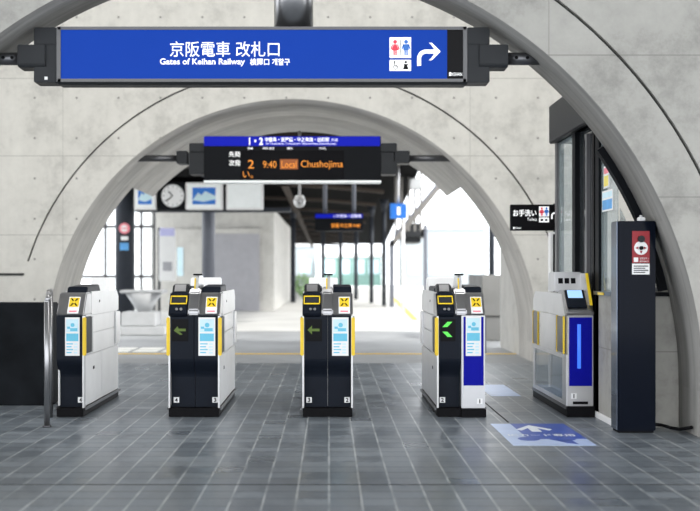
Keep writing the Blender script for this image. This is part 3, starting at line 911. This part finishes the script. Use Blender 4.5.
MB().cyl((px(640.8), -.006, pz(248)), (px(640.8), -.022, pz(248)), .014, 'black', 20).build('emergency_button', o)
writing('lettering', '非常ボタン', px(639.5), px(648.8), pz(259.6), pz(257.4), -.0065, 'white', o)
writing('lettering', 'EMERGENCY', px(639.5), px(648.8), pz(262.2), pz(260.6), -.0065, 'white', o)
m = MB()
m.box(px(632), px(649.5), -.004, 0, pz(274.5), pz(263.6), 'white', .001)
for k in range(4): m.box(px(633.5), px(648-(k % 2)*3), -.0045, 0, pz(266.6+k*2.1), pz(265.6+k*2.1), 'sign_grey')
m.build('notice', pl)
m = MB(); m.box(wx(638.5, 7.2), wx(645, 7.2), 7.19, 7.24, 1.515, 1.545, 'white', .005)
m.cyl((wx(641.7, 7.2), 7.215, 1.545), (wx(641.7, 7.2), 7.215, 1.56), .012, 'panel_silver', 12)
tag(m.build('sensor_box'), 'tiny white device on top of the navy cabinet', 'device')
tag(MB().tube([(2.33, 7.24, .05), (2.40, 7.22, .045), (2.46, 7.18, .03), (2.50, 7.12, .03), (2.56, 7.05, .055)], .012, 'black').build('cable'), 'black cable running from the navy cabinet to the arch foot', 'cable')

# toilets sign
D = 9.7
ts = thing('toilet_sign', 'small black sign reading Toilets with restroom pictograms beside the booth', 'sign', (wx(534, D), D, wz(217, D)))
lx = lambda p: wx(p, 9.7)-wx(534, 9.7)
lz = lambda p: wz(p, 9.7)-wz(217, 9.7)
MB().box(lx(511), lx(563), 0, .07, lz(230.5), lz(204.5), 'black', .004).build('sign_box', ts)
writing('lettering', 'お手洗い', lx(513), lx(536.5), lz(216.5), lz(209.5), -.002, 'lit_white', ts, .02)
writing('lettering', 'Toilets', lx(527), lx(537), lz(220.8), lz(217.8), -.002, 'lit_white', ts, .0)
m = MB()
m.box(lx(539), lx(549), -.002, 0, lz(216.5), lz(206.5), 'lit_white'); m.box(lx(539), lx(549), -.002, 0, lz(222.3), lz(217.5), 'lit_white')
person_icon(m, lx(541.7), lz(216), lz(207.3)-lz(216), -.0025, 'lit_pink', True); person_icon(m, lx(546.4), lz(216), lz(207.3)-lz(216), -.0025, 'lit_blue')
m.cyl((lx(541.8), -.002, lz(220)), (lx(541.8), -.003, lz(220)), .014, 'sign_grey', 12); m.cyl((lx(546.2), -.002, lz(220)), (lx(546.2), -.003, lz(220)), .012, 'sign_grey', 12)
m.build('pictogram', ts)
m = MB(); turn_arrow(m, lx(551), lx(560.5), lz(219), lz(209.5), -.001, 'lit_white'); m.build('arrow', ts)
writing('lettering', '■KEIHAN', lx(513), lx(521), lz(229), lz(227), -.002, 'lit_white', ts)
MB().box(lx(556), lx(562), .07, .12, lz(232), lz(203), 'sign_grey').build('wall_bracket', ts)
# pale door-frame post standing behind the wide gate
m = MB(); m.box(2.13, 2.22, 9.62, 9.72, 0, wz(232, 9.6), 'panel_white', .004)
o = tag(m.build('door_frame_post'), 'pale slim door-frame post behind the rightmost gate below the toilets sign', 'post')
MB().box(2.155, 2.195, 9.612, 9.62, .9, wz(234, 9.6), 'black').build('dark_inlay', o)

# ------------------------------------------------------------------ floor stickers
fd = thing('floor_sticker', 'blue and white floor sticker with arrow in front of the rightmost lane', 'floor sticker', (1.495, 7.09, 0))
m = MB()
x0, x1, y0, y1 = 1.22-1.495, 1.775-1.495, 6.62-7.09, 7.57-7.09
m.box(x0, x1, y0, y1, 0.0002, .0016, 'floor_pale_blue')
m.box(x0+.15, x1, y0+.26, y1, .0012, .0022, 'floor_blue')
m.box(x0, x0+.15, y0+.26, y1, .0012, .0020, 'floor_pale_blue')
m.build('sheet', fd)
m = MB()
cx = 0.0; cy = y1-.28
m.pz([(cx-.13, cy-.0), (cx, cy+.20), (cx+.13, cy), (cx+.10, cy-.05), (cx+.035, cy+.06), (cx+.035, cy-.10), (cx-.035, cy-.10), (cx-.035, cy+.06), (cx-.10, cy-.05)], .0022, .0032, 'floor_white')
m.build('arrow', fd)
writing('lettering', 'ICカード専用', x0+.04, x1-.05, y0+.36, y0+.46, .0034, 'floor_white', fd, .02, flat=True)
m = MB()
for ex, ey, ra, rb in ((-.12, y0+.26, .075, .075), (.11, y0+.25, .09, .07)):
    m.pz([(ex+ra*math.cos(k*PI/12), ey+rb*math.sin(k*PI/12)) for k in range(24)], .0022, .0030, 'floor_blue')
m.pz([(.05, y0+.20), (.16, y0+.20), (.17, y0+.05), (.10, y0+.10)], .0022, .0030, 'floor_blue')
m.build('printed_shapes', fd)
tag(MB().box(1.50, 1.78, 9.25, 10.2, .0002, .002, 'floor_pale_blue').build('floor_sticker'), 'pale worn floor sticker lying further back between the two blue fronted gates', 'floor sticker')

# ------------------------------------------------------------------ concourse beyond the far arch
# concrete block with a roller shutter
bk = thing('service_building', 'plain concrete service building with grey roller shutter beyond the gates', 'building', (-3.4, 29.5, 0))
def K(x0, x1, y0, y1, z0, z1, mat, name, bev=0.0, par=None):
    return MB().box(x0+3.4, x1+3.4, y0-29.5, y1-29.5, z0, z1, mat, bev).build(name, par or bk)
K(-5.25, -1.62, 29.5, 42, 0, 3.0, 'concrete_block', 'wall')
m = MB()
m.box(-3.38+3.4, -2.05+3.4, -.06, 0.0, 0, 2.28, 'shutter')
for k in range(22): m.box(-3.38+3.4, -2.05+3.4, -.075, -.06, .04+k*.1, .10+k*.1, 'shutter')
m.build('roller_shutter', bk)
K(-3.45, -2.0, 29.36, 29.5, 2.28, 2.42, 'concrete_block', 'lintel')
K(-4.45, -3.65, 29.35, 29.5, 0, 2.4, 'concrete_block', 'pilaster')
tag(MB().box(wx(159, 26), wx(175.5, 26), 26, 26.03, wz(281, 26), wz(230, 26), 'white').build('notice_board'), 'tall white notice sheet with lilac top left of the service building', 'notice')
o = bpy.data.objects['notice_board']
MB().box(wx(160, 26), wx(174.5, 26), 25.985, 26.0, wz(236, 26), wz(228, 26), 'lilac').build('header', o)
MB().box(wx(163, 26), wx(172, 26), 25.985, 26.0, wz(271, 26), wz(262, 26), 'shutter').build('diagram', o)
MB().cyl((wx(158.5, 26), 26.1, 0), (wx(158.5, 26), 26.1, 2.3), .035, 'column_grey').build('stand_pole', o)
tag(MB().box(wx(177, 29.3), wx(183, 29.3), 29.33, 29.349, wz(276, 29), wz(247, 29), 'pale_cyan').build('poster'), 'narrow pale poster on the concrete wall right of the tall notice', 'poster')

# overhead row: lightboxes and clock at 20 m
D = 20
X = lambda p: wx(p, 20); Z = lambda p: wz(p, 20)
rail = MB()
rail.box(X(133), X(290), 20.2, 20.5, Z(211), Z(207), 'column_grey')
rail.box(X(133), X(290), 20.2, 20.5, Z(184), Z(176), 'roof_dark')
rail.box(X(133), X(228), 20.45, 20.5, Z(208), Z(183), 'roof_dark')
struct(rail.build('trim_5'))
def lightbox(label, a, b, pic):
    t = thing('lightbox', label, 'lightbox', (X((a+b)/2), 20, Z(196)), 'lightboxes in the overhead row beyond the gates')
    w_ = (X(b)-X(a))/2; hh = (Z(182.5)-Z(209.5))/2
    MB().box(-w_, w_, 0, .18, -hh, hh, 'panel_white', .01).build('case', t)
    MB().box(-w_+.04, w_-.04, -.006, 0, -hh+.04, hh-.04, 'lit_soft').build('light_panel', t)
    if pic:
        m = MB(); q, s = w_*.62, hh*.62
        m.box(-q, q, -.012, -.006, -s, s, 'lit_blue')
        m.py([(-q, -s*.5), (-q*.5, s*.4), (-q*.2, s*.1), (q*.1, s*.6), (q, s*.0), (q, -s*.4), (0, -s*.7)], -.014, -.012, 'pale_cyan')
        m.build('picture', t)
lightbox('white framed lightbox with a blue and white landscape picture right of the clock', 185.5, 222.5, True)
lightbox('plain white lightbox further right of the clock above the shutter', 226, 263, False)
lightbox('partly hidden lightbox left of the clock under the vault edge', 134, 156, True)
ck = thing('wall_clock', 'round white station clock on a black square backing', 'clock', (X(173), 20, Z(196)))
MB().box(-.29, .27, .02, .2, -.28, .28, 'black_paint').build('backing', ck)
m = MB(); m.cyl((0, .02, 0), (0, -.03, 0), .245, 'sign_grey', 36); m.build('rim', ck)
m = MB(); m.cyl((0, -.03, 0), (0, -.035, 0), .225, 'white', 36)
for k in range(12):
    a = k*PI/6; m.box(.185*math.cos(a)-.008, .185*math.cos(a)+.008, -.038, -.035, .185*math.sin(a)-.012, .185*math.sin(a)+.012, 'black')
m.build('dial', ck)
MB().py([(-.012, 0), (.012, 0), (-.08, .10), (-.10, .09)], -.044, -.038, 'black').build('hour_hand', ck)
MB().py([(-.01, 0), (.01, 0), (-.13, -.12), (-.145, -.10)], -.05, -.044, 'black').build('minute_hand', ck)
# bulb camera
cm = thing('security_camera', 'white dome security camera hanging beneath the departure board', 'camera', (wx(299.5, 15.2), 15.2, wz(200, 15.2)))
MB().cyl((0, 0, .06), (0, 0, 1.05), .022, 'panel_silver').build('stem', cm)
m = MB(); m.cyl((0, 0, -.02), (0, 0, .07), .10, 'white', 24, .06); m.build('housing', cm)
MB().ell((0, 0, -.03), (.09, .09, .09), 'panel_white').build('dome', cm)
MB().cyl((0, -.082, -.05), (0, -.094, -.05), .012, 'black').build('lens', cm)

# columns
def column(label, xpx0, xpx1, D, top, mat, name='round_column'):
    x0, x1 = wx(xpx0, D), wx(xpx1, D)
    t = thing(name, label, 'column', ((x0+x1)/2, D, 0))
    r = (x1-x0)/2
    MB().cyl((0, 0, 0), (0, 0, top), r, mat, 28).build('shaft', t)
    MB().cyl((0, 0, -.001), (0, 0, .05), r*1.2, 'column_grey', 28).build('base_ring', t)
    return t
column('thick dark grey round column in front of the left glazing', 115.5, 134.5, 20.6, 4.2, 'column_grey')
column('grey column behind the second gate under the picture lightbox', 202, 215, 21.2, 4.2, 'column_pale')
m = MB(); m.cyl((wx(122.5, 20.2), 20.42, wz(228, 20.2)), (wx(122.5, 20.2), 20.37, wz(228, 20.2)), .11, 'pink', 24)
m.cyl((wx(122.5, 20.2), 20.37, wz(228, 20.2)), (wx(122.5, 20.2), 20.365, wz(228, 20.2)), .07, 'white', 24)
m.box(wx(118.5, 20.2), wx(126.5, 20.2), 20.36, 20.364, wz(228.6, 20.2), wz(227.4, 20.2), 'pink')
m.box(wx(119, 20.2), wx(126, 20.2), 20.38, 20.42, wz(240, 20.2), wz(236, 20.2), 'white')
m.box(wx(118, 20.2), wx(126.5, 20.2), 20.38, 20.42, wz(250, 20.2), wz(242.5, 20.2), 'poster_blue')
tag(m.build('prohibition_sign'), 'round red and white prohibition sign above a blue square on the dark column', 'sign')

# left glazing
wn = MB()
gx0, gx1, gy = wx(40, 25), wx(154, 25), 25.0
for p in (44, 74, 104, 140, 153): wn.box(wx(p, 25), wx(p+2.2, 25), gy, gy+.08, 0, 4.6, 'sign_grey_light')
for z_ in (0.05, 1.0, 2.25, 3.4, 4.55): wn.box(gx0, gx1, gy, gy+.07, z_, z_+.07, 'sign_grey_light')
win = struct(wn.build('window_1'))
MB().box(gx0, gx1, gy+.03, gy+.04, 0, 4.6, 'glass_clear').build('window_pane', win)

# white bench-table by the left column
tb = thing('standing_table', 'white flared pedestal table on a stepped base left of the second gate', 'table', (wx(144, 18.5), 18.5, 0))
MB().box(-.40, .40, -.3, .3, .76, .82, 'table_white', .02).build('table_top', tb)
MB().cyl((0, 0, .42), (0, 0, .76), .12, 'table_white', 24, .34).build('pedestal', tb)
MB().box(-.36, .26, -.35, .35, .16, .42, 'table_white', .02).build('step', tb)
MB().box(-.50, .45, -.45, .45, 0, .16, 'table_white', .02).build('base', tb)

# pale floor patches
m = MB()
for k in range(3):
    for j in range(2):
        m.box(-3.25+k*.42, -2.9+k*.42, 14.35+j*.45, 14.72+j*.45, -.002, .006, 'pale_patch')
struct(m.build('trim_6'))
# pale strip of platform edge paving
struct(MB().pz([(2.0, 24), (2.15, 24), (2.95, 44), (2.75, 44)], -.004, .003, 'yellow_floor').build('trim_7'))

# second hanging board
D = 22
X = lambda p: wx(p, 22)-wx(339, 22); Z = lambda p: wz(p, 22)-wz(222, 22)
b2 = thing('departure_board', 'small distant departure board on two poles deeper in the station', 'departure board', (wx(339, 22), 22, wz(222, 22)))
MB().box(X(315), X(363), 0, .25, Z(231), Z(213.5), 'black_paint', .01).build('housing', b2)
MB().box(X(315.5), X(362.5), -.012, 0, Z(218), Z(214), 'blue_strip').build('header_strip', b2)
writing('lettering', '1 中書島・淀屋橋', X(334), X(361), Z(217.5), Z(214.5), -.014, 'lit_white', b2)
writing('lettering', '普通 中之島 9:40', X(331), X(360), Z(227.5), Z(223.5), -.014, 'led_orange', b2, .02)
for p in (325, 354): MB().cyl((X(p), .12, Z(214)), (X(p), .12, 1.69), .045, 'column_pale').build('hanger', b2)
# platform number sign
D = 24
t = thing('platform_sign', 'square blue sign with white platform number 1', 'sign', (wx(398.5, 24), 24, wz(211, 24)))
MB().box(-.20, .20, 0, .12, -.18, .18, 'lit_blue', .01).build('sign_box', t)
writing('lettering', '1', -.03, .04, -.09, .10, -.006, 'lit_white', t, .03)
MB().cyl((.0, .06, .18), (.0, .06, 1.32), .03, 'panel_silver').build('hanger', t)

# canopy roof over the platform
rf = MB()
rf.poly([(-5.5, 16.5, 3.95), (2.0, 16.5, 3.95), (4.2, 75, 3.25), (-5.5, 75, 3.25)], (0, 0, .3), 'roof_dark')
cn = struct(rf.build('canopy_roof'))
m = MB()
for k in range(12):
    y = 18+k*4.6
    pts = []
    for j in range(9):
        u = j/8; xx = -5.4+6.9*u
        pts.append((xx, 3.58+0.22*math.sin(u*PI)-y*.0105))
    m.py(pts+[(xx_, z_+.09) for xx_, z_ in reversed(pts)], y, y+.22, 'beam')
m.build('roof_beams', cn)
MB().px([(17, 3.6), (74, 2.95), (74, 3.1), (17, 3.75)], -1.3, -1.15, 'beam').build('purlin', cn)
# platform columns
for i, (p, D, wd) in enumerate(((293, 38, 5), (323, 46, 4), (340.5, 50, 3.6), (356, 42, 4), (371.5, 37, 4), (384, 34, 4.2))):
    t = thing('platform_column', 'slim dark column under the platform canopy roof', 'column', (wx(p, D), D, 0), 'slim canopy columns in the distance')
    r = wd*D/F/2
    MB().cyl((0, 0, 0), (0, 0, 3.4), r, 'column_grey', 16).build('shaft', t)
    MB().cyl((0, 0, 3.2), (0, 0, 3.62), r, 'column_grey', 16, r*2.2).build('capital', t)
    t['label'] = ('slim dark canopy column, ' + ['nearest the service building', 'second from the service building', 'below the small distant departure board right half', 'just right of the small distant departure board', 'second right of the small distant departure board', 'rightmost of the distant row'][i])
# stair flight rising to the right
stc = thing('footbridge_stair', 'pale diagonal footbridge stair rising right beyond the platform', 'staircase', (wx(395, 33), 33, 0))
lx = lambda p: wx(p, 33)-wx(395, 33)
MB().py([(lx(388), wz(246, 33)), (lx(394), wz(246, 33)), (lx(446), wz(182, 33)), (lx(446), wz(174, 33))], 0, .3, 'stair_grey').build('stringer', stc)
MB().py([(lx(394), wz(238, 33)), (lx(440), wz(182, 33)), (lx(440), wz(179, 33)), (lx(394), wz(235, 33))], -.05, 0, 'column_pale').build('handrail', stc)
MB().box(lx(390), lx(394), 0, .3, 0, wz(240, 33), 'column_pale').build('stair_post', stc)
MB().box(lx(400), lx(429), .6, 3.0, wz(242, 33), wz(222, 33), 'sign_grey', .2).build('canopy_underside', stc)  # dark mass read as a canopy's underside, grouped with the stair
MB().box(lx(426), lx(429), .6, .9, 0, wz(224, 33), 'column_pale').build('stair_post', stc)
# pale mullioned tower panel
tw = thing('lift_tower', 'white framed lift tower behind the platform number sign', 'tower', (wx(403, 28), 28, 0))
m = MB()
for p in (395, 401, 408, 414, 420): m.box(wx(p, 28)-wx(403, 28), wx(p+2, 28)-wx(403, 28), 0, .1, 2.3, 4.8, 'stair_grey')
m.build('frame', tw)
MB().box(wx(409, 28)-wx(403, 28), wx(421, 28)-wx(403, 28), -.25, 0, wz(190, 28), wz(179, 28), 'table_white', .03).build('speaker_box', tw)
MB().cyl((0, .05, 0), (0, .05, 2.62), .05, 'white').build('mast', tw)

# things at the right, beyond the arch
cb = thing('concrete_parapet', 'low grey concrete block wall seen right of the fourth gate', 'wall block', (wx(492, 16.7), 16.7, 0))
MB().box(-.17, .17, 0, 1.6, 0, 1.10, 'concrete_shade', .01).build('block', cb)
MB().box(-.18, .18, -.01, 1.6, .40, .42, 'groove_dark').build('joint', cb)
column('narrow grey column right of the bright opening beyond the arch', 489, 494.5, 18.8, 3.4, 'column_grey')

# distant pale buildings and greenery
def house(label, x0, x1, D, z1, rows, cols, mat='pale_building'):
    t = thing('distant_building', label, 'building', ((x0+x1)/2, D, 0), 'pale buildings beyond the platforms')
    w_ = (x1-x0)/2
    MB().box(-w_, w_, 0, 6, 0, z1, mat).build('wall', t)
    MB().box(-w_-.15, w_+.15, -.15, 6.1, z1, z1+.25, 'panel_white').build('roof', t)
    for r in range(rows):
        for c in range(cols):
            a = -w_+(c+.5)*2*w_/cols
            MB().box(a-.45, a+.45, -.05, 0, 1.0+r*2.6, 2.2+r*2.6, 'pale_cyan').build('window', t)
house('pale distant building behind the canopy columns, left one', -6.0, -1.2, 86, 3.4, 1, 3)
house('pale distant building with greenish front behind the canopy columns', -0.6, 4.4, 84, 2.4, 1, 4, 'pale_green')
house('pale distant building right of the stair', 6.0, 12.5, 80, 4.6, 1, 4)
def bush(label, x, y, z0, s, n=260):
    m = MB()
    for k in range(n):
        a, b, r = random.uniform(0, 2*PI), random.uniform(-1, 1), random.uniform(.5, 1)
        c = Vector((math.cos(a)*math.sqrt(1-b*b)*s*r, math.sin(a)*math.sqrt(1-b*b)*s*r, z0+s+b*s*r))
        u = Vector((random.uniform(-1, 1), random.uniform(-1, 1), random.uniform(-1, 1))).normalized()*s*.16
        v = u.orthogonal().normalized()*s*.09
        m.poly([c-u, c-v, c+u, c+v], u.cross(v).normalized()*.004, 'leaf')
    t = thing('shrub', label, 'shrub', (x, y, 0))
    m.build('foliage', t)
    MB().cyl((0, 0, 0), (0, 0, z0+s), s*.08, 'beam', 8).build('stem', t)
bush('green shrub at the corner of the service building', wx(304, 44), 44, .0, .55)
bush('green tree crown outside the left glazing', -10.4, 34, .2, 1.0)
